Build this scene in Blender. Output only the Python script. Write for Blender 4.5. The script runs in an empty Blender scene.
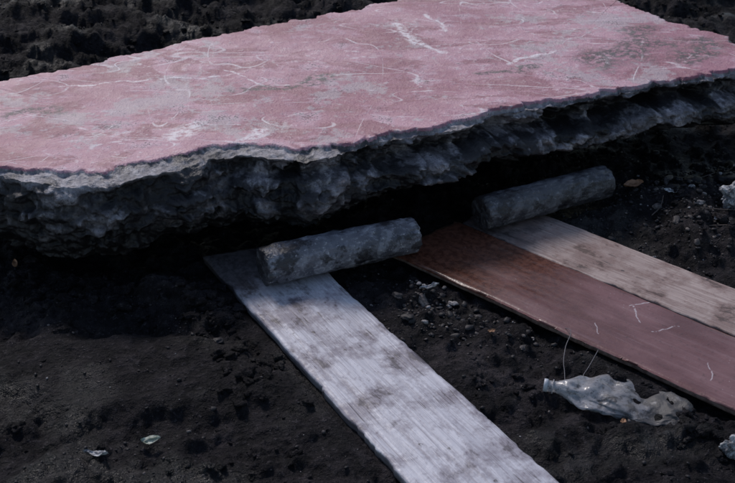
import bpy, bmesh, math, random
import numpy as np
from mathutils import Vector, noise, Matrix
random.seed(7)
D=bpy.data; C=bpy.context; scn=C.scene
def fr(x,y,z,o=4,H=1.0,l=2.1): return noise.fractal(Vector((x,y,z)),H,l,o)
def ss(a,b,x):
    t=max(0.0,min(1.0,(x-a)/(b-a))); return t*t*(3-2*t)
def lerp(a,b,t): return a+(b-a)*t
def interp(tab,x):
    if x<=tab[0][0]: return tab[0][1]
    for (a,va),(b,vb) in zip(tab,tab[1:]):
        if x<=b: return va+(vb-va)*(x-a)/(b-a)
    return tab[-1][1]
# ---------------------------------------------------------------- node helpers
class NT:
    def __init__(s,name):
        s.m=D.materials.new(name); s.m.use_nodes=True; s.t=s.m.node_tree; s.n=s.t.nodes; s.l=s.t.links
        s.n.clear(); s.out=s.n.new('ShaderNodeOutputMaterial'); s.b=s.n.new('ShaderNodeBsdfPrincipled')
        s.l.new(s.b.outputs[0],s.out.inputs[0]); tc=s.n.new('ShaderNodeTexCoord'); s.co=tc.outputs['Object']
    def lk(s,v,inp):
        if isinstance(v,(int,float)): inp.default_value=v
        elif isinstance(v,(tuple,list)): inp.default_value=(tuple(v)+(1,))[:len(inp.default_value)]
        else: s.l.new(v,inp)
    def mapv(s,scale=(1,1,1),rot=(0,0,0),loc=(0,0,0),co=None):
        n=s.n.new('ShaderNodeMapping'); s.l.new(co or s.co,n.inputs[0]); n.inputs['Scale'].default_value=scale; n.inputs['Rotation'].default_value=rot; n.inputs['Location'].default_value=loc
        return n.outputs[0]
    def noise(s,sc,det=4,rough=.55,co=None,dist=0):
        n=s.n.new('ShaderNodeTexNoise'); s.l.new(co or s.co,n.inputs['Vector']); n.inputs['Scale'].default_value=sc; n.inputs['Detail'].default_value=det; n.inputs['Roughness'].default_value=rough; n.inputs['Distortion'].default_value=dist
        return n.outputs[0]
    def vor(s,sc,co=None,feat='F1'):
        n=s.n.new('ShaderNodeTexVoronoi'); n.feature=feat; s.l.new(co or s.co,n.inputs['Vector']); n.inputs['Scale'].default_value=sc
        return n.outputs['Distance']
    def rng(s,v,a,b,c=0,d=1):
        n=s.n.new('ShaderNodeMapRange'); n.interpolation_type='SMOOTHSTEP'; s.lk(v,n.inputs[0])
        for i,k in zip((1,2,3,4),(a,b,c,d)): n.inputs[i].default_value=k
        return n.outputs[0]
    def math(s,op,a,b=0.0,cl=False):
        n=s.n.new('ShaderNodeMath'); n.operation=op; n.use_clamp=cl; s.lk(a,n.inputs[0]); s.lk(b,n.inputs[1]); return n.outputs[0]
    def mix(s,f,a,b,mode='MIX'):
        n=s.n.new('ShaderNodeMix'); n.data_type='RGBA'; n.blend_type=mode; s.lk(f,n.inputs[0]); s.lk(a,n.inputs[6]); s.lk(b,n.inputs[7]); return n.outputs[2]
    def attr(s,name):
        n=s.n.new('ShaderNodeAttribute'); n.attribute_name=name; return n
    def vm(s,op,a,b=(0,0,0),out=0):
        n=s.n.new('ShaderNodeVectorMath'); n.operation=op
        for v,i in ((a,0),(b,1)):
            if isinstance(v,tuple): n.inputs[i].default_value=v
            else: s.l.new(v,n.inputs[i])
        return n.outputs['Value'] if out else n.outputs[0]
    def seg(s,p,a,b,w):
        a=(a[0],a[1],0); b=(b[0],b[1],0); ba=tuple(b[i]-a[i] for i in range(3)); L=ba[0]**2+ba[1]**2
        pa=s.vm('SUBTRACT',p,a); t=s.math('MULTIPLY',s.vm('DOT_PRODUCT',pa,ba,1),1/L,True)
        n=s.n.new('ShaderNodeVectorMath'); n.operation='SCALE'; n.inputs[0].default_value=ba; s.l.new(t,n.inputs[3])
        d=s.vm('LENGTH',s.vm('SUBTRACT',pa,n.outputs[0]),out=1)
        return s.rng(d,w*.3,w,1,0)
    def jit(s,amp,sc,det=3):
        n=s.n.new('ShaderNodeTexNoise'); s.l.new(s.co,n.inputs['Vector']); n.inputs['Scale'].default_value=sc; n.inputs['Detail'].default_value=det
        o=s.vm('SUBTRACT',n.outputs['Color'],(.5,.5,.5)); o=s.vm('MULTIPLY',o,(amp,amp,0)); o=s.vm('ADD',o,s.co); return s.vm('MULTIPLY',o,(1,1,0))
    def bump(s,h,dist,st=1.0,prev=None):
        n=s.n.new('ShaderNodeBump'); n.inputs['Distance'].default_value=dist; n.inputs['Strength'].default_value=st; s.l.new(h,n.inputs['Height'])
        if prev: s.l.new(prev,n.inputs['Normal'])
        return n.outputs[0]
    def fin(s,col,rough=.7,nrm=None,spec=.5):
        s.lk(col,s.b.inputs['Base Color']); s.lk(rough,s.b.inputs['Roughness']); s.lk(spec,s.b.inputs['Specular IOR Level'])
        if nrm: s.l.new(nrm,s.b.inputs['Normal'])
        return s.m
def mk(name,verts,faces,mat,smooth=True,parent=None,attrs=None):
    me=D.meshes.new(name); me.from_pydata(verts,[],faces); me.update()
    if smooth: me.polygons.foreach_set('use_smooth',[True]*len(me.polygons))
    for k,v in (attrs or {}).items():
        a=me.attributes.new(k,'FLOAT','POINT'); a.data.foreach_set('value',v)
    me.materials.append(mat); o=D.objects.new(name,me); scn.collection.objects.link(o)
    if parent: o.parent=parent
    return o
# ---------------------------------------------------------------- planks data (farL, farR, nearR, nearL)
PL_W=[(-.447,2.680),(-.205,2.76),(.532,1.49),(.222,1.49)]
PL_R=[(.055,2.704),(.262,2.885),(1.32,1.848),(1.133,1.655)]
PL_P=[(.268,2.880),(.420,3.022),(1.475,1.995),(1.328,1.851)]
def inquad_dist(q,x,y):
    m=-9
    for i in range(4):
        ax,ay=q[i]; bx,by=q[(i+1)%4]; ex,ey=bx-ax,by-ay; L=math.hypot(ex,ey)
        d=(-(ey)*(x-ax)+ex*(y-ay))/L
        m=max(m,d)
    return m
# ---------------------------------------------------------------- ground
def vcell(x,y,z=0):
    return noise.voronoi(Vector((x,y,z)),distance_metric='DISTANCE',exponent=2.5)[0][0]
def height(x,y):
    n=-.411*(x+.482)+.911*(y-2.646); s=.911*(x+.482)+.411*(y-2.646)
    far=math.hypot(x,y-2.5)
    f=1-ss(6,30,far)
    e=math.hypot((x+.56)/.34,(y-2.14)/.16); pat=1-ss(.75,1.2,e+.35*fr(x*6,y*6,3,3))
    e2=math.hypot((x+.10)/.22,(y-1.98)/.12); pat2=(1-ss(.7,1.2,e2+.35*fr(x*6,y*6,8,3)))
    rough=(1-.65*pat)*(1-.5*pat2)
    h=.020*fr(x*1.7,y*1.7,1.3,3)
    a=fr(x*6,y*6,2.2,3); h+=.028*a*rough+.014*abs(a)*rough
    det=0; b=0
    if far<6:
        b=fr(x*17,y*17,5.2,4); det+=(.015*b+.016*abs(b))*rough
        c=fr(x*50,y*50,8.1,4); det+=.0048*c*rough
        k=ss(-.15,.45,fr(x*3,y*3,11,2))
        cd=vcell(x*17+.5*a,y*17+.5*b); det+=.022*k*rough*max(0,.45-cd)/.45
        cd=vcell(x*48+.4*b,y*48,3); det+=.0065*(.15+.85*k)*rough*max(0,.5-cd)/.5
    h+=det
    h+=.028*pat+.01*pat2
    for gx,gy,am,r in ((-.43,2.50,.060,.10),(-.62,2.53,.055,.10),(-.78,2.45,.040,.13),(-1.0,2.58,.05,.16),(.15,2.47,.012,.12),(-.25,2.10,.025,.10),(1.25,2.95,.04,.2),(.95,3.05,.02,.15),(1.0,2.75,.01,.1),(.73,1.925,.036,.06),(-.1,1.8,.02,.1),(.62,2.16,.015,.06)):
        q=((x-gx)**2+(y-gy)**2)/r**2
        if q<6: h+=am*math.exp(-q)*(1+.5*a)
    k=ss(1.05,2.6,n)
    if k>0:
        h+=k*(.22+.10*fr(x*1.1,y*1.6,4,3)); h+=.06*ss(1.0,1.3,n)*fr(x*3+1,y*7,9,4)+.02*ss(1,1.3,n)*abs(fr(x*9,y*12,3,3))
    h*=f
    if -.15<n<1.05 and -1.2<s<2.0:
        w=ss(-.15,0,n)*(1-ss(.9,1.05,n))*ss(-1.2,-.9,s)*(1-ss(1.9,2.0,s)); lim=lerp(.02,-.01,ss(-.3,.2,s))
        h=lerp(h,min(h-det,lim)+det*1.1-.01,w)
    for q,top in ((PL_W,.008),(PL_R,.010),(PL_P,.010)):
        d=inquad_dist(q,x,y)
        if d<.12:
            lim=top+max(0,d-.004)*.35 if d>0 else top
            h=min(h,lim+ (0.5*(h-lim)*ss(.03,.12,d) if d>.03 else 0))
    for (ax,ay),(bx,by) in (((-.267,2.53),(.121,2.702)),((.323,2.836),(.704,3.051))):
        ex,ey=bx-ax,by-ay; t=max(0,min(1,((x-ax)*ex+(y-ay)*ey)/(ex*ex+ey*ey))); d=math.hypot(x-ax-ex*t,y-ay-ey*t)
        if d<.12: h=min(h,.014+max(0,d-.03)*.5)
    return h
def axis(lo,hi,step,grow=1.22,ext=400):
    v=list(np.arange(lo,hi,step)); a=[v[-1]]; st=step
    while a[-1]<ext: st*=grow; a.append(a[-1]+st)
    b=[v[0]]; st=step
    while b[-1]>-ext: st*=grow; b.append(b[-1]-st)
    return b[:0:-1]+v+a[1:]
xs=axis(-1.4,1.4,.0062,1.06)
ys=[1.6]
while ys[-1]<5.6: ys.append(ys[-1]+.0052+.0035*(ys[-1]-1.6))
st=.02
while ys[-1]<400: st*=1.2; ys.append(ys[-1]+st)
pre=[]; st=.0065; y=1.6
while y>-400: st*=1.22; y-=st; pre.append(y)
ys=pre[::-1]+ys
V=[(x,y,height(x,y)) for y in ys for x in xs]
nx=len(xs); F=[(j*nx+i,j*nx+i+1,(j+1)*nx+i+1,(j+1)*nx+i) for j in range(len(ys)-1) for i in range(nx-1)]
m=NT('wet_dark_soil')
big=m.noise(2.6,4,.6); mid=m.noise(14,5,.65); fine=m.noise(80,4,.72)
col=m.mix(m.rng(mid,.35,.7),(.0045,.0041,.0060),(.017,.0145,.0185))
col=m.mix(m.rng(big,.49,.64,0,.75),col,m.mix(m.rng(mid,.35,.6),(.010,.0088,.011),(.048,.041,.047)))
col=m.mix(m.math('MULTIPLY',m.rng(fine,.56,.70),.55),col,(.085,.075,.086))
col=m.mix(m.rng(fine,.32,.47,.8,0),col,(.0025,.0025,.0035))
speck=m.rng(m.vor(110),.08,.16,1,0); col=m.mix(m.math('MULTIPLY',speck,m.rng(mid,.48,.62,0,.75)),col,(.17,.15,.155))
nb=m.bump(mid,.04,.7); nb=m.bump(fine,.014,.9,nb)
soil=m.fin(col,m.rng(big,.36,.52,.36,.75),nb,m.rng(big,.36,.50,.32,.12))
mk('ground',V,F,soil)
# ---------------------------------------------------------------- slab
out=[(-1.06,2.70),(-.97,2.60),(-.85,2.545),(-.736,2.520),(-.636,2.515),(-.559,2.572),(-.478,2.621),(-.396,2.679),(-.321,2.711),(-.241,2.685),(-.162,2.666),(-.072,2.705),(.007,2.779),(.088,2.827),(.171,2.856),(.256,2.892),(.332,2.967),(.408,3.021),(.498,3.053),(.592,3.093),(.688,3.143),(.821,3.205),(.957,3.262),(1.09,3.31),(1.235,3.37),(1.25,3.52),(1.215,3.68),(1.12,3.80),(1.018,3.963),(.954,4.091),(.85,4.30),(.50,4.36),(.122,4.142),(-.06,4.01),(-.24,3.901),(-.438,3.747),(-.625,3.617),(-.799,3.481),(-.957,3.337),(-1.123,3.265),(-1.34,3.14),(-1.27,2.93),(-1.16,2.79)]
pts=[Vector(p) for p in out]; N=1400
seg=[(pts[(i+1)%len(pts)]-pts[i]).length for i in range(len(pts))]; T=sum(seg)
per=[]; i=0; acc=0
for k in range(N):
    s=k*T/N
    while s>acc+seg[i]: acc+=seg[i]; i+=1
    per.append(pts[i].lerp(pts[(i+1)%len(pts)],(s-acc)/seg[i]))
sm=[sum((per[(k+j)%N] for j in range(-3,4)),Vector((0,0)))/7 for k in range(N)]
nor=[]
for k in range(N):
    t=sm[(k+30)%N]-sm[(k-30)%N]; nor.append(Vector((t.y,-t.x)).normalized())
ZT=.33
ml0=Vector((-.85,3.03)); ml1=Vector((.75,3.75)); mld=ml1-ml0
def mid_pt(p):
    t=(p-ml0).dot(mld)/mld.length_squared
    return ml0+mld*max(0,min(1,t))
V=[];paint=[];F=[];crk=[]
Rt=90
scal=[1-(1-r/Rt)**1.4 for r in range(Rt+1)]
def edgechip(x,y,dist):
    nz=fr(x*9,y*9,3.3,4); nz2=fr(x*28,y*28,7.1,3)
    wdt=.010+.034*max(0,nz)+.012*nz2
    s=.911*(x+.482)+.411*(y-2.646); n=-.411*(x+.482)+.911*(y-2.646)
    if n<.4: wdt+=.045*(1-ss(-.05,.35,s+.05*nz))*(1-ss(.06,.16,n))+ .040*math.exp(-((s-.28)/.12)**2)
    return 1-ss(max(.002,wdt-.008),max(.006,wdt),dist)
edge=[]
for k in range(N):
    x,y=per[k].x,per[k].y
    w=.012*fr(x*12,y*12,0,4)+.006*fr(x*45,y*45,0,3)
    vd=noise.voronoi(Vector((x*13,y*13,.5))); w+=.014*(noise.noise(vd[1][0]*7.7))
    edge.append(sm[k]+nor[k]*w)
for r in range(Rt+1):
    for k in range(N):
        ce=mid_pt(sm[k]); p=ce.lerp(edge[k],scal[r]); dist=(edge[k]-p).length*.9
        z=ZT+.005*fr(p.x*2,p.y*2,5,2)+.0009*fr(p.x*20,p.y*20,5,3)
        kk=0
        if dist<.16:
            kk=edgechip(p.x,p.y,dist)
            z-=kk*(.004+.010*abs(fr(p.x*22,p.y*22,2,4))+.012*(1-min(1,dist/.06)))
        V.append((p.x,p.y,z)); paint.append(1-kk); crk.append(0)
Rs=84
bot=[(-.6,.045),(-.3,.05),(-.1,.06),(.15,.10),(.5,.125),(1.0,.135),(1.7,.12)]
pl=[(0,0),(.10,.006),(.3,.025),(.5,.020),(.7,-.01),(.85,-.04),(1,-.13)]
pr=[(0,0),(.08,-.002),(.16,-.030),(.30,-.050),(.35,-.01),(.42,.044),(.62,.050),(.72,.015),(.85,-.03),(1,-.10)]
pm=[(0,0),(.12,-.008),(.22,-.010),(.30,.025),(.6,.050),(.75,.03),(1,-.05)]
for r in range(1,Rs+1):
    d=r/Rs
    for k in range(N):
        p=edge[k]; nn=nor[k]
        s=.911*(p.x+.482)+.411*(p.y-2.646); n=-.411*(p.x+.482)+.911*(p.y-2.646)
        zb=interp(bot,s)+.018*fr(s*5,n*5,1,3)
        a=interp(pl,d+.08*fr(s*4,0,3,2)); b=interp(pr,d+.13*fr(s*3,1,3,3)); c=interp(pm,d+.10*fr(s*4,6,3,2))
        w1=ss(-.05,.2,s); w2=ss(.38,.6,s)
        o=lerp(lerp(a,c,w1),b,w2)
        z=lerp(ZT-.014,zb,d)
        q=(p.x,p.y,z); env=ss(0,.10,d)
        nb1=fr(q[0]*5,q[1]*5,q[2]*9,3); nb2=fr(q[0]*16,q[1]*16,q[2]*20,4); nb3=fr(q[0]*48,q[1]*48,q[2]*52,4)
        vd=noise.voronoi(Vector((q[0]*10+.5*nb2,q[1]*10,q[2]*16+.5*nb1))); st=min(.5,vd[0][1]-vd[0][0]); cell=noise.noise(vd[1][0]*5.3)
        v2=noise.voronoi(Vector((q[0]*27+.6*nb2,q[1]*27,q[2]*34))); cell2=noise.noise(v2[1][0]*5.3); st2=min(.4,v2[0][1]-v2[0][0])
        cr=1-ss(.02,.14,st); cr2=1-ss(.02,.16,st2)
        o+=env*(.018*nb1+.010*nb2+.008*nb3+.046*cell*min(1,st*4.5)+.026*cell2*min(1,st2*5)+.012*st-.012*cr*max(0,.3+nb1))+(1-env)*.005*nb3
        z+=env*(1-ss(.9,1,d))*(.006*nb2)
        if n<.3 and .1<s<1.5: o=min(o,.085 if s<.75 else .07)
        pp=p+nn*o
        V.append((pp.x,pp.y,z)); paint.append(0); crk.append(env*max(cr*.8,cr2*.45,max(0,-cell*2.2),max(0,-cell2*1.5))*.9)
tot=Rt+Rs
for r in range(tot):
    for k in range(N):
        a=r*N+k; b=r*N+(k+1)%N; F.append((a,a+N,b+N,b))
V.append((0,3.35,.12)); paint.append(0); crk.append(0); ci=len(V)-1
for k in range(N): F.append((tot*N+k,ci,tot*N+(k+1)%N))
m=NT('red_painted_concrete')
pa=m.attr('paint').outputs['Fac']; ck=m.attr('crevice_dark').outputs['Fac']
n1=m.noise(2.4,4,.62); n2=m.noise(10,5,.68); n3=m.noise(45,5,.72); n4=m.noise(160,3,.65); n5=m.noise(4,5,.65,m.mapv((1,2.0,1),(0,0,.42),(3,1,0)),.8)
pink=m.mix(m.rng(n1,.38,.60),(.36,.135,.200),(.53,.28,.365))
pink=m.mix(m.rng(n2,.50,.66,0,.65),pink,(.67,.48,.57))
pink=m.mix(m.rng(n5,.49,.58,0,.8),pink,(.29,.095,.140))
pink=m.mix(m.math('MULTIPLY',m.rng(n3,.54,.66),m.rng(n1,.42,.6,.15,.75)),pink,(.74,.61,.68))
pink=m.mix(m.rng(n4,.60,.72,0,.45),pink,(.15,.075,.10))
gp=m.rng(m.math('ADD',m.noise(4.2,5,.7,m.mapv(loc=(7,2,0))),m.math('MULTIPLY',m.math('SUBTRACT',n3,.5),.30)),.55,.62)
pink=m.mix(m.math('MULTIPLY',gp,.60),pink,(.46,.40,.45))
jt=m.jit(.09,8,5)
lines=[((-.92,3.18),(-.70,3.24),.007),((-.70,3.24),(-.40,3.31),.006),((-.45,3.34),(-.30,3.18),.006),((-.30,3.18),(-.086,3.30),.005),((.10,3.82),(.16,3.62),.026),((.16,3.62),(.26,3.50),.015),((.22,3.92),(.27,3.74),.010),((-.53,2.80),(-.47,2.88),.045),((-.34,2.76),(-.30,2.84),.028),((.45,3.40),(.60,3.52),.012)]
sc=None
for a,b,w in lines:
    g=m.seg(jt,a,b,w); sc=g if sc is None else m.math('MAXIMUM',sc,g)
sc=m.math('MULTIPLY',sc,m.rng(n3,.38,.56))
for scale,mp,off,w,msk in ((1.1,((1,2.6,1),(0,0,.5),(0,0,0)),.5,.0035,n2),(1.5,((2.4,.7,1),(0,0,.9),(4,4,0)),.52,.0045,n5),(1.6,((.6,2.8,1),(0,0,-.6),(1,7,0)),.5,.004,n1),(2.6,((.7,1.6,1),(0,0,1.5),(2,5,0)),.48,.0055,n2),(2.4,((.8,2.0,1),(0,0,-.2),(6,3,0)),.53,.005,n5)):
    cur=m.noise(scale,1,.4,m.mapv(*mp),.15); cc=m.rng(m.math('ABSOLUTE',m.math('SUBTRACT',cur,off)),.001,w,1,0)
    cc=m.math('MULTIPLY',cc,m.rng(msk,.46,.58,0,.75)); sc=m.math('MAXIMUM',sc,cc)
pink=m.mix(m.math('MULTIPLY',sc,.85),pink,(.84,.76,.82))
dl=[((-.95,3.0),(-.90,3.0),.06),((-.36,3.17),(-.12,3.26),.05),((.76,3.46),(.95,3.60),.11),((.95,3.62),(.93,3.75),.09),((1.05,3.45),(1.12,3.6),.10),((.36,3.30),(.5,3.36),.04)]
dj=m.jit(.26,7,5); dt=None
for a,b,w in dl:
    g=m.seg(dj,a,b,w); dt=g if dt is None else m.math('MAXIMUM',dt,g)
dt=m.math('MULTIPLY',dt,m.rng(n3,.40,.56))
dt=m.math('MAXIMUM',dt,m.rng(m.math('ADD',m.math('MULTIPLY',n2,.6),m.math('MULTIPLY',n4,.5)),.64,.70,0,.8))
pink=m.mix(m.math('MULTIPLY',dt,.85),pink,(.040,.033,.040))
conc=m.mix(m.rng(n2,.35,.62),(.085,.080,.10),(.34,.315,.365))
conc=m.mix(m.rng(n3,.48,.62,0,.7),conc,(.54,.51,.56))
conc=m.mix(m.rng(m.noise(8,4,.65,m.mapv(loc=(1,5,2))),.46,.55,0,.93),conc,(.016,.014,.019))
conc=m.mix(m.rng(n4,.54,.66,0,.7),conc,(.02,.018,.024))
conc=m.mix(ck,conc,(.008,.007,.010))  # near-black tone in cracks and set-back chunks of the broken face
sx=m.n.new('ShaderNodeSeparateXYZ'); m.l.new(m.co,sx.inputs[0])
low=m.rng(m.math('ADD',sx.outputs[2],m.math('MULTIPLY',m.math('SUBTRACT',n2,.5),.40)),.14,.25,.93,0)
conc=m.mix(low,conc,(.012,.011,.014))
lite=m.mix(m.rng(n3,.4,.65),(.24,.22,.25),(.52,.49,.54))
pm_=m.rng(m.math('ADD',pa,m.math('MULTIPLY',m.math('SUBTRACT',n3,.5),1.2)),.38,.62)
topn=m.rng(sx.outputs[2],.300,.318)
conc=m.mix(m.math('MULTIPLY',topn,m.rng(n2,.42,.6,.10,.85)),conc,lite)
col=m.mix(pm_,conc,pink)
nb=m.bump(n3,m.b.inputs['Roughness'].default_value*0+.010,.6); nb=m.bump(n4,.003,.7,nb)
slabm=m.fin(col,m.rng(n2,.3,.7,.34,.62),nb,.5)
mk('concrete_slab',V,F,slabm,attrs={'paint':paint,'crevice_dark':crk})
# ---------------------------------------------------------------- planks
def plank(name,q,z,th,mat,seed,nl=260,nw=40,chip=.002,warp=.003):
    q=[Vector(p) for p in q]; org=q[0].copy(); ax=((q[3]+q[2])/2-(q[0]+q[1])/2).normalized(); ang=math.atan2(ax.y,ax.x)
    R=Matrix.Rotation(-ang,2); L=[R@(p-org) for p in q]
    V=[];F=[]
    def top(u,v): return L[0].lerp(L[3],u).lerp(L[1].lerp(L[2],u),v)
    loop=[(i/nw,0) for i in range(nw+1)]+[(1,i/5) for i in range(1,5)]+[(i/6,1) for i in range(6,-1,-1)]+[(0,i/5) for i in range(4,0,-1)]
    M=len(loop)
    for j in range(nl+1):
        u=j/nl; wx=top(u,1)-top(u,0); wl=wx.length; wn=wx.normalized()
        for v,d in loop:
            p=top(u,v); zz=warp*fr(u*3+seed,v*1.5,seed,2)-(d*th); dv=min(v,1-v)*wl
            if d==0:
                zz+=.0010*fr(p.x*3+seed,p.y*60,seed,3)
                if dv<.006: zz-=.0025*(1-dv/.006)**2
                du=min(u,1-u)*(L[3]-L[0]).length
                if du<.006: zz-=.0025*(1-du/.006)**2
            sgn=1 if v>.5 else -1
            if dv<.001:
                off=chip*fr(p.x*9+seed,sgn,seed,4)*1.3-abs(chip*3*max(0,fr(p.x*24,sgn*3,seed,3)-.1))
                if 0<d<1: off+=.0015*fr(p.x*20,d*9,seed,3)
                p=p+wn*sgn*off
            if j in(0,nl): p=p+Vector((1,0))*(.012*fr(v*5,seed,d,3)+ .010*fr(v*22,seed,d,3))
            V.append((p.x,p.y,zz))
    for j in range(nl):
        for i in range(M):
            a=j*M+i; b=j*M+(i+1)%M; F.append((a,a+M,b+M,b))
    F.append(tuple(range(M))); F.append(tuple(nl*M+i for i in range(M))[::-1])
    o=mk(name,V,F,mat); o.location=(org.x,org.y,z); o.rotation_euler=(0,0,ang)
    bm=bmesh.new(); bm.from_mesh(o.data); bmesh.ops.recalc_face_normals(bm,faces=bm.faces); bm.to_mesh(o.data); bm.free()
    return o
def woodmat(name,c1,c2,stain,dark,gs=1.0,stain_amt=.6,enddark=(.0,.25)):
    m=NT(name)
    g=m.noise(9*gs,4,.6,m.mapv((.35,9,4)),.3); g2=m.noise(30*gs,3,.6,m.mapv((.25,10,4))); b=m.noise(4.2,5,.62,m.mapv((1.6,1.1,1),(0,0,.5))); f=m.noise(70,4,.75); bl=m.noise(12,5,.72,m.mapv((.8,1.4,1),loc=(3,3,1)))
    col=m.mix(m.rng(g,.36,.66,.1,.9),c1,c2)
    col=m.mix(m.rng(g2,.52,.68,0,.45),col,dark)
    bb=m.math('ADD',b,m.math('MULTIPLY',m.math('SUBTRACT',f,.5),.22))
    col=m.mix(m.rng(bb,.45,.61,0,stain_amt),col,stain)
    col=m.mix(m.rng(bl,.47,.62,0,stain_amt*.85),col,stain)
    col=m.mix(m.rng(m.math('ADD',bl,m.math('MULTIPLY',m.math('SUBTRACT',b,.5),.6)),.58,.68,0,.8),col,(stain[0]*.35,stain[1]*.35,stain[2]*.35))
    col=m.mix(m.rng(f,.60,.70,0,.5),col,dark)
    # drying cracks along the grain
    ckn=m.noise(5,2,.5,m.mapv((.22,9,4),loc=(0,5,0))); crk_=m.math('MULTIPLY',m.rng(m.math('ABSOLUTE',m.math('SUBTRACT',ckn,.5)),.003,.010,1,0),m.rng(b,.47,.55))
    col=m.mix(m.math('MULTIPLY',crk_,.75),col,(.045,.035,.040))
    v=m.n.new('ShaderNodeTexVoronoi'); m.l.new(m.mapv((1,1,.01)),v.inputs['Vector']); v.inputs['Scale'].default_value=24
    dm=m.math('MULTIPLY',m.rng(m.math('ADD',v.outputs['Distance'],m.math('MULTIPLY',m.math('SUBTRACT',f,.5),.35)),.08,.15,1,0),m.rng(bl,.48,.54))
    col=m.mix(m.math('MULTIPLY',dm,.85),col,(.04,.03,.035))
    sx=m.n.new('ShaderNodeSeparateXYZ'); m.l.new(m.co,sx.inputs[0])
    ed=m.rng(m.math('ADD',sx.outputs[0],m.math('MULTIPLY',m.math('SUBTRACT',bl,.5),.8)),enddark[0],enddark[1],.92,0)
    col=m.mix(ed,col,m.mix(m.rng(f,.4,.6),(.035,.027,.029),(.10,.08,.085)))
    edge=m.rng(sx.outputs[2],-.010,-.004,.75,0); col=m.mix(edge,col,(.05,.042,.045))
    nb=m.bump(g,.003,.5); nb=m.bump(f,.0015,.6,nb)
    return m.fin(col,m.rng(f,.3,.7,.42,.66),nb,.45)
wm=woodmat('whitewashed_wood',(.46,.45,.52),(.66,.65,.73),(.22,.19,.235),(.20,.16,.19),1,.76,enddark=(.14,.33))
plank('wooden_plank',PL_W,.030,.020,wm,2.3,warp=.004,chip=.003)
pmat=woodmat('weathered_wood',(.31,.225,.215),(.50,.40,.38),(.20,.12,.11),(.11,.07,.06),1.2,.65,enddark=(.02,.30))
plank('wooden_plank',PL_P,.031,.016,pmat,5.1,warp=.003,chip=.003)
m=NT('red_brown_board_paint')
b=m.noise(3.5,4,.6,m.mapv((1,2,1))); f=m.noise(60,4,.72); g=m.noise(12,4,.6,m.mapv((.3,6,1)))
col=m.mix(m.rng(b,.35,.65),(.125,.044,.042),(.205,.093,.100))
col=m.mix(m.rng(g,.5,.72,0,.4),col,(.28,.165,.18)); col=m.mix(m.rng(f,.56,.70,0,.6),col,(.06,.026,.024))
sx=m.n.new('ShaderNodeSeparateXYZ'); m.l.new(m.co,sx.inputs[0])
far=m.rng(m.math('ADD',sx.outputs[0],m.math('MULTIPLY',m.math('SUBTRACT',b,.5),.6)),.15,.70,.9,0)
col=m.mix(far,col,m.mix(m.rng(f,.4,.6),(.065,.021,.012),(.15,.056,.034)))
jt=m.jit(.035,16); sc=None; random.seed(3)
for i in range(9):
    x0=random.uniform(.62,1.1); y0=random.uniform(.05,.24); a=random.uniform(.2,2.6); l=random.uniform(.03,.12)
    gg=m.seg(jt,(x0,y0),(x0+l*math.cos(a),y0+l*math.sin(a)*.8),random.uniform(.0018,.0032)); sc=gg if sc is None else m.math('MAXIMUM',sc,gg)
sc=m.math('MULTIPLY',sc,m.rng(f,.38,.5))
col=m.mix(m.math('MULTIPLY',sc,.75),col,(.55,.48,.52))
sp=m.rng(m.vor(60),.05,.12,1,0); col=m.mix(m.math('MULTIPLY',sp,m.rng(b,.48,.6,0,.7)),col,(.42,.34,.36))
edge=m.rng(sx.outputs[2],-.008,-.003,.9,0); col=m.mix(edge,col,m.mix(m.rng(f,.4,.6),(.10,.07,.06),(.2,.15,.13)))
nb=m.bump(f,.0015,.6); nb=m.bump(g,.0015,.4,nb)
rm=m.fin(col,m.rng(b,.3,.7,.22,.40),nb,.6)
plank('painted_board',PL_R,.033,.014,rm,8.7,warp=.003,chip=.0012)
# ---------------------------------------------------------------- rollers
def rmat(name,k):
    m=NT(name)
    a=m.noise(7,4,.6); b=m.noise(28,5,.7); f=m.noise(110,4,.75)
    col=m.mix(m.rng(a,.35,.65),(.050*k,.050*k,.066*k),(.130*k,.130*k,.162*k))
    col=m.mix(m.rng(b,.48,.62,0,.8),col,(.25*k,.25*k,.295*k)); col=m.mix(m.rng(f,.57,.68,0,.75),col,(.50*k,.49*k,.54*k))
    col=m.mix(m.rng(m.noise(16,4,.7,m.mapv(loc=(4,4,4))),.50,.60,0,.9),col,(.020,.018,.024))
    sx=m.n.new('ShaderNodeSeparateXYZ'); m.l.new(m.co,sx.inputs[0])
    col=m.mix(m.rng(m.math('ADD',sx.outputs[0],m.math('MULTIPLY',m.math('SUBTRACT',b,.5),.06)),.004,.018,.7,0),col,(.022,.020,.024))
    nb=m.bump(b,.010,.7); nb=m.bump(f,.003,.8,nb)
    return m.fin(col,m.rng(b,.3,.7,.28,.50),nb,.6)
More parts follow.
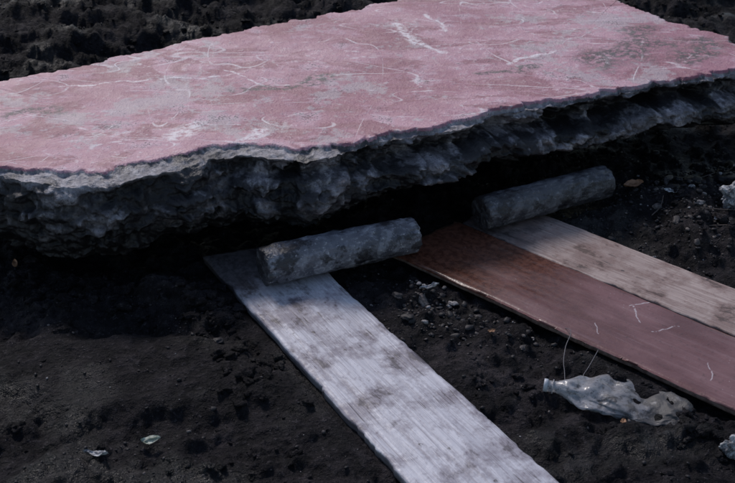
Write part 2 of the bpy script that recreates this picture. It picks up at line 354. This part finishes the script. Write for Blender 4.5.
def roller(p0,p1,r0,r1,z,seed,mat):
    p0=Vector(p0);p1=Vector(p1);L=(p1-p0).length
    prof=[(0.0,.88*i/9) for i in range(0,10)]
    for i in range(1,7):
        t=i/6*math.pi/2; prof.append((.007*(1-math.cos(t)),.88+.12*math.sin(t)))
    full=prof+[(x,1) for x in np.linspace(.009,L-.009,110)]+[(L-x,r) for x,r in prof[::-1]]; M=110; V=[];F=[]
    for x,rr in full:
        R=lerp(r0,r1,x/L)
        for k in range(M):
            t=2*math.pi*k/M; cx=math.cos(t);cy=math.sin(t)
            d=.0026*fr(x*5+seed,cx*.8,cy*.8,3)+.0024*fr(x*26+seed,cx*2.6,cy*2.6,4)-.005*max(0,fr(x*15+seed,cx*1.6+4,cy*1.6,3)-.2)
            ex=0
            if rr>.6 and (x<.03 or x>L-.03): d-=.009*max(0,fr(seed+cx*2.5,cy*2.5,x*12,3))
            if x<.001 or x>L-.001: ex=(.004*fr(cx*rr*3+seed,cy*rr*3,1,4))*(1 if x<.1 else -1)
            r=(R+d)*rr
            V.append((x+ex,r*cx,r*cy))
    for j in range(len(full)-1):
        for k in range(M): a=j*M+k;b=j*M+(k+1)%M; F.append((a,b,b+M,a+M))
    o=mk('roller',V,F,mat); o.location=(p0.x,p0.y,z); o.rotation_euler=(0,0,math.atan2(p1.y-p0.y,p1.x-p0.x))
    return o
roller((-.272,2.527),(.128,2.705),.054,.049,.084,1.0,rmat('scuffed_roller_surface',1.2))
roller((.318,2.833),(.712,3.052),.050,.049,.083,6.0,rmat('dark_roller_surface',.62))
# ---------------------------------------------------------------- stones & clods
def ico(sub):
    bm=bmesh.new(); bmesh.ops.create_icosphere(bm,subdivisions=sub,radius=1); v=[x.co.copy() for x in bm.verts]; f=[tuple(q.index for q in x.verts) for x in bm.faces]; bm.free(); return v,f
IC=[ico(1),ico(2),ico(3)]
def blocked(x,y,mg=0.0):
    for q in (PL_W,PL_R,PL_P):
        if inquad_dist(q,x,y)<mg: return True
    return False
class Acc:
    def __init__(s): s.V=[];s.F=[];s.a=[]
    def add(s,x,y,z,r,flat,lv,rough,tone,sink=.3):
        v,f=IC[lv]; sd=random.uniform(0,99); R=Matrix.Rotation(random.uniform(0,6.28),3,'Z')@Matrix.Rotation(random.uniform(-.4,.4),3,'X'); sx=random.uniform(.75,1.35)
        b=len(s.V)
        for p in v:
            d=1+rough*fr(p.x*1.3+sd,p.y*1.3,p.z*1.3,3)
            q=Vector((p.x*sx,p.y/sx,p.z*flat))*d*r; q=R@q
            s.V.append((x+q.x,y+q.y,z+q.z+r*flat*(1-sink)*.9)); s.a.append(tone)
        s.F+=[tuple(b+i for i in t) for t in f]
random.seed(11)
G=Acc()
def samp():
    while True:
        y=random.uniform(1.65,5.2); x=random.uniform(-1.5,1.6)
        if abs(x)<.36*y+.1: return x,y
for i in range(15000):
    x,y=samp(); n=-.411*(x+.482)+.911*(y-2.646); s=.911*(x+.482)+.411*(y-2.646)
    if .35<n<1 and s<1.9: continue
    if blocked(x,y,.006): continue
    dens=.10+.5*ss(0,.5,fr(x*3,y*3,20,3))
    if x>-.1 and y>2.2 and n<0: dens+=.45
    if s>.9 and n<.8: dens+=.6
    if random.random()>dens: continue
    r=.0016+.0042*random.random()**3
    if random.random()<.03: r*=2.2
    G.add(x,y,height(x,y),r,random.uniform(.4,.8),0 if r<.006 else 1,.35,random.random())
for cx,cy,sp_,k in ((.16,2.50,.05,70),(.13,2.40,.05,60),(.95,2.95,.10,140),(1.1,3.1,.12,160),(.9,3.15,.08,120),(.85,3.08,.06,60),(.22,2.36,.06,60),(-.05,2.28,.05,40),(1.0,2.75,.05,40),(.35,2.30,.08,50)):
    for i in range(k):
        x=random.gauss(cx,sp_);y=random.gauss(cy,sp_)
        if blocked(x,y,.006): continue
        G.add(x,y,height(x,y),.002+.009*random.random()**3,random.uniform(.35,.7),1,.4,random.random())
for x,y,r,t in ((.14,2.47,.020,.9),(.075,2.475,.014,.75),(.10,2.38,.016,.55),(.22,2.47,.012,.97),(.92,3.07,.025,.3),(1.02,3.20,.03,.5),(1.12,3.15,.03,.2),(.98,2.98,.018,.96),(.86,2.99,.014,.9),(1.18,3.02,.03,.6),(.75,3.16,.02,.3),(.88,2.85,.015,.7),(-.36,2.27,.014,.5),(.84,3.17,.028,.6),(.95,3.22,.022,.88)):
    G.add(x,y,height(x,y),r,.4,2,.45,t,.5)
m=NT('mixed_gravel'); t=m.attr('tone').outputs['Fac']; f=m.noise(120,3,.7)
cr=m.n.new('ShaderNodeValToRGB'); m.l.new(t,cr.inputs[0]); e=cr.color_ramp.elements; e[0].position=0;e[0].color=(.010,.009,.013,1); e[1].position=1;e[1].color=(.44,.42,.44,1)
for p,c_ in ((.62,(.026,.023,.028,1)),(.84,(.090,.076,.078,1)),(.94,(.22,.185,.18,1))):
    q=cr.color_ramp.elements.new(p); q.color=c_
col=m.mix(m.rng(f,.42,.62,0,.75),cr.outputs[0],(.016,.014,.018))
mk('gravel',G.V,G.F,m.fin(col,.6,m.bump(f,.003,.6),.35),attrs={'tone':G.a})
K=Acc(); random.seed(5)
for i in range(4600):
    x,y=samp(); n=-.411*(x+.482)+.911*(y-2.646); s=.911*(x+.482)+.411*(y-2.646)
    if .3<n<1.02 and s<1.9 and s>-.9: continue
    if -.05<n<.3 and s<.6: continue
    if blocked(x,y,.015): continue
    e=math.hypot((x+.58)/.33,(y-2.14)/.17)
    if e<1 and random.random()<.85: continue
    if random.random()>.20+.8*ss(-.1,.4,fr(x*2.5,y*2.5,31,3)): continue
    r=.003+.011*random.random()**3+.004*ss(3.6,4.6,y)*random.random()
    K.add(x,y,height(x,y),r,random.uniform(.4,.7),1 if r<.008 else 2,.7,random.random(),.95)
for cx,cy,sp_,k in ((-.45,2.50,.07,70),(-.65,2.50,.08,70),(-.85,2.52,.08,60),(-1.0,2.6,.06,30),(-.38,2.35,.05,40),(-.30,2.15,.06,30),(.72,1.92,.035,30),(.95,3.15,.12,50)):
    for i in range(k):
        x=random.gauss(cx,sp_);y=random.gauss(cy,sp_)
        if blocked(x,y,.015): continue
        K.add(x,y,height(x,y),.004+.018*random.random()**2.8,random.uniform(.4,.7),2,.75,random.random(),.85)
mk('soil_clods',K.V,K.F,soil)
# ---------------------------------------------------------------- bottle
bot_root=D.objects.new('plastic_bottle',None); scn.collection.objects.link(bot_root)
m=NT('clear_crushed_plastic')
sx=m.n.new('ShaderNodeSeparateXYZ'); m.l.new(m.co,sx.inputs[0])
n=m.noise(22,5,.75); fn=m.noise(90,3,.7)
dirt=m.rng(m.math('ADD',m.math('MULTIPLY',sx.outputs[0],1.3),n),.62,.82,0,.95)
dirt=m.math('MAXIMUM',dirt,m.rng(fn,.55,.64,0,.75))
m.b.inputs['Specular IOR Level'].default_value=.8
m.lk(m.mix(dirt,(.52,.51,.56),(.030,.026,.030)),m.b.inputs['Base Color']); m.lk(m.rng(dirt,0,1,.28,.65),m.b.inputs['Roughness'])
m.lk(m.math('ADD',m.rng(n,.35,.68,.38,.72),m.math('MULTIPLY',dirt,.3),True),m.b.inputs['Alpha'])
m.l.new(m.bump(m.noise(30,3,.5),.010,.8),m.b.inputs['Normal']); pet=m.m
prof=[(0,.0125),(.004,.0135),(.010,.0135),(.0101,.0128),(.018,.0128),(.0181,.0165),(.021,.0165),(.0211,.0130),(.028,.0135),(.040,.019),(.055,.028),(.072,.038),(.09,.045),(.11,.049),(.125,.047),(.14,.049),(.16,.049),(.175,.047),(.19,.049),(.21,.049),(.225,.047),(.24,.049),(.27,.0495),(.30,.049),(.315,.046),(.325,.036),(.327,.018),(.322,.002)]
pp=[]
for (a,ra),(b_,rb) in zip(prof,prof[1:]):
    st=max(1,int((b_-a)/.003))
    for i in range(st): pp.append((lerp(a,b_,i/st),lerp(ra,rb,i/st)))
pp.append(prof[-1]); V=[];F=[];M=90
for x,r in pp:
    body=ss(.03,.10,x)
    for k in range(M):
        t=2*math.pi*k/M; cy=math.cos(t);cz=math.sin(t)
        cr_=body*(.016*noise.noise(Vector((x*12,cy*1.3,cz*1.3)))-.018*abs(noise.noise(Vector((x*18,cy*1.6+5,cz*1.6))))-.004*abs(noise.noise(Vector((x*50,cy*4+5,cz*4)))))
        rr=r+cr_; zz=rr*cz*lerp(1,.52,body)
        if cz>0: zz=zz*(1-.6*body*math.exp(-((x-.225)/.05)**2))+.010*body*noise.noise(Vector((x*30,cy*2,9)))
        V.append((x,rr*cy*lerp(1,1.38,body)+.010*body*math.sin(x*13),zz-.010*body))
for j in range(len(pp)-1):
    for k in range(M): a=j*M+k;b_=j*M+(k+1)%M; F.append((a,b_,b_+M,a+M))
bb=mk('bottle_body',V,F,pet,parent=bot_root)
m=NT('milky_plastic'); capm=m.fin((.50,.52,.58),.4)
V=[];F=[];M=40; rp=[(-.001,.0125),(-.001,.0148),(.003,.0150),(.008,.0148),(.008,.0138)]
for x,r in rp:
    for k in range(M):
        t=2*math.pi*k/M; V.append((x,r*math.cos(t),r*math.sin(t)))
for j in range(len(rp)-1):
    for k in range(M): a=j*M+k;b_=j*M+(k+1)%M; F.append((a,b_,b_+M,a+M))
mk('neck_rim',V,F,capm,parent=bot_root)
bot_root.location=(.396,2.072,.034); bot_root.rotation_euler=(0,math.radians(3),math.atan2(-.080,.34))
# ---------------------------------------------------------------- wire, twigs
def tube(name,P,r,mat):
    cu=D.curves.new(name,'CURVE'); cu.dimensions='3D'; cu.bevel_depth=r; cu.bevel_resolution=3; sp=cu.splines.new('BEZIER'); sp.bezier_points.add(len(P)-1)
    for b_,p in zip(sp.bezier_points,P): b_.co=p; b_.handle_left_type=b_.handle_right_type='AUTO'
    cu.materials.append(mat); o=D.objects.new(name,cu); scn.collection.objects.link(o); return o
m=NT('dull_wire'); wmx=m.fin((.13,.12,.14),.5)
tube('wire',[(.478,2.33,.022),(.486,2.27,.050),(.462,2.20,.045),(.452,2.14,.03),(.462,2.09,height(.462,2.09)+.006),(.50,2.14,.02),(.535,2.20,.03),(.553,2.245,.02)],.0009,wmx)
m=NT('dry_twig'); tw=m.fin((.12,.09,.08),.8)
def H(x,y,d=.003): return (x,y,height(x,y)+d)
for P in ([(.95,2.88),(1.0,2.93),(1.08,2.95),(1.14,2.94)],[(1.02,3.22),(1.09,3.25),(1.15,3.31)],[(.83,2.93),(.87,2.99),(.885,3.03)],[(.90,2.80),(.97,2.84),(1.02,2.83)]):
    tube('twig',[H(a,b_,.004) for a,b_ in P],.0016,tw)
# ---------------------------------------------------------------- leaves / scraps
def flake(name,x,y,L,W,rot,mat,seed,curl=.25,rag=.0,lift=.006):
    V=[];F=[];n=26;w=12
    for i in range(n+1):
        u=i/n; ww=W*(max(0,math.sin(math.pi*u))**.7+.02)*(1+rag*fr(u*6,seed,0,3))
        for j in range(w+1):
            v=j/w*2-1
            V.append(((u-.5)*L+rag*.01*fr(v*3,seed,u*3,2),v*ww/2,curl*L*(abs(v)**2*.3+((u-.5)**2)*1.2)+.10*L*fr(u*3,v*1.5,seed,3)))
    for i in range(n):
        for j in range(w): a=i*(w+1)+j; F.append((a,a+1,a+w+2,a+w+1))
    o=mk(name,V,F,mat); o.location=(x,y,height(x,y)+lift); o.rotation_euler=(random.uniform(-.2,.2),random.uniform(-.2,.2),rot); return o
m=NT('dead_leaf'); lf=m.fin(m.mix(m.rng(m.noise(60,3),.4,.6),(.20,.095,.045),(.32,.17,.10)),.7)
m=NT('pale_scrap'); ps=m.fin(m.mix(m.rng(m.noise(50,3,.7),.42,.6),(.12,.12,.14),(.48,.49,.53)),.5)
m=NT('green_grey_leaf'); gl=m.fin(m.mix(m.rng(m.noise(60,3),.4,.6),(.14,.17,.13),(.36,.40,.36)),.55)
flake('dead_leaf',.800,3.06,.060,.046,.1,lf,1,lift=.018)
flake('dead_leaf',.30,2.30,.025,.013,.7,lf,4)
flake('dead_leaf',.55,1.95,.022,.012,1.2,lf,6)
flake('dead_leaf',-.945,2.63,.035,.014,1.9,lf,9,lift=.02)
flake('green_leaf',-.456,1.893,.042,.024,.1,gl,2,lift=.014)
flake('paper_scrap',-.563,1.850,.055,.018,-.25,ps,3,rag=.4,lift=.014)
flake('paper_scrap',.16,2.50,.05,.020,.3,ps,5,rag=.5,lift=.014)
flake('paper_scrap',.90,3.02,.05,.018,-.1,ps,7,rag=.5,lift=.014)
flake('paper_scrap',1.0,2.86,.035,.016,.6,ps,8,rag=.5,lift=.014)
def crumple(name,x,y,r,seed,flat=.8):
    v,f=ico(5); V=[]
    for p in v:
        a=fr(p.x*1.6+seed,p.y*1.6,p.z*1.6,2); b_=abs(fr(p.x*3.5+seed,p.y*3.5,p.z*3.5,3))
        V.append(tuple(Vector((p.x,p.y*.7,p.z*flat))*r*(1+.35*a-.35*b_)))
    o=mk(name,V,f,ps); o.location=(x,y,height(x,y)+r*.5); return o
crumple('crumpled_plastic',1.085,2.985,.048,3,1.0)
crumple('crumpled_plastic',.775,1.868,.034,8,.9)
# ---------------------------------------------------------------- light
az=math.radians(-24); el=math.radians(44)
w=D.worlds.new("World"); scn.world=w; w.use_nodes=True; nt=w.node_tree; nt.nodes.clear()
sky=nt.nodes.new('ShaderNodeTexSky'); sky.sky_type='NISHITA'; sky.sun_disc=False; sky.sun_elevation=el; sky.sun_rotation=az; sky.air_density=1.4; sky.dust_density=1.0
bg=nt.nodes.new('ShaderNodeBackground'); bg.inputs[1].default_value=.09; o=nt.nodes.new('ShaderNodeOutputWorld'); nt.links.new(sky.outputs[0],bg.inputs[0]); nt.links.new(bg.outputs[0],o.inputs[0])
sd=D.lights.new('sun','SUN'); sd.energy=2.0; sd.angle=math.radians(10); sd.color=(1,.93,.89); so=D.objects.new('sun',sd); scn.collection.objects.link(so)
dirv=Vector((math.sin(az)*math.cos(el),math.cos(az)*math.cos(el),math.sin(el))); so.rotation_euler=dirv.to_track_quat('Z','Y').to_euler()
# ---------------------------------------------------------------- camera
cd=D.cameras.new('camera'); cd.lens=55; cd.sensor_width=36; cd.clip_end=2000; co=D.objects.new('camera',cd); scn.collection.objects.link(co)
co.location=(0,0,1.5); co.rotation_euler=(math.radians(90-28),0,0); scn.camera=co
cd.dof.use_dof=True; cd.dof.focus_distance=2.9; cd.dof.aperture_fstop=8
scn.view_settings.view_transform='Standard'; scn.view_settings.look='None'; scn.view_settings.exposure=0
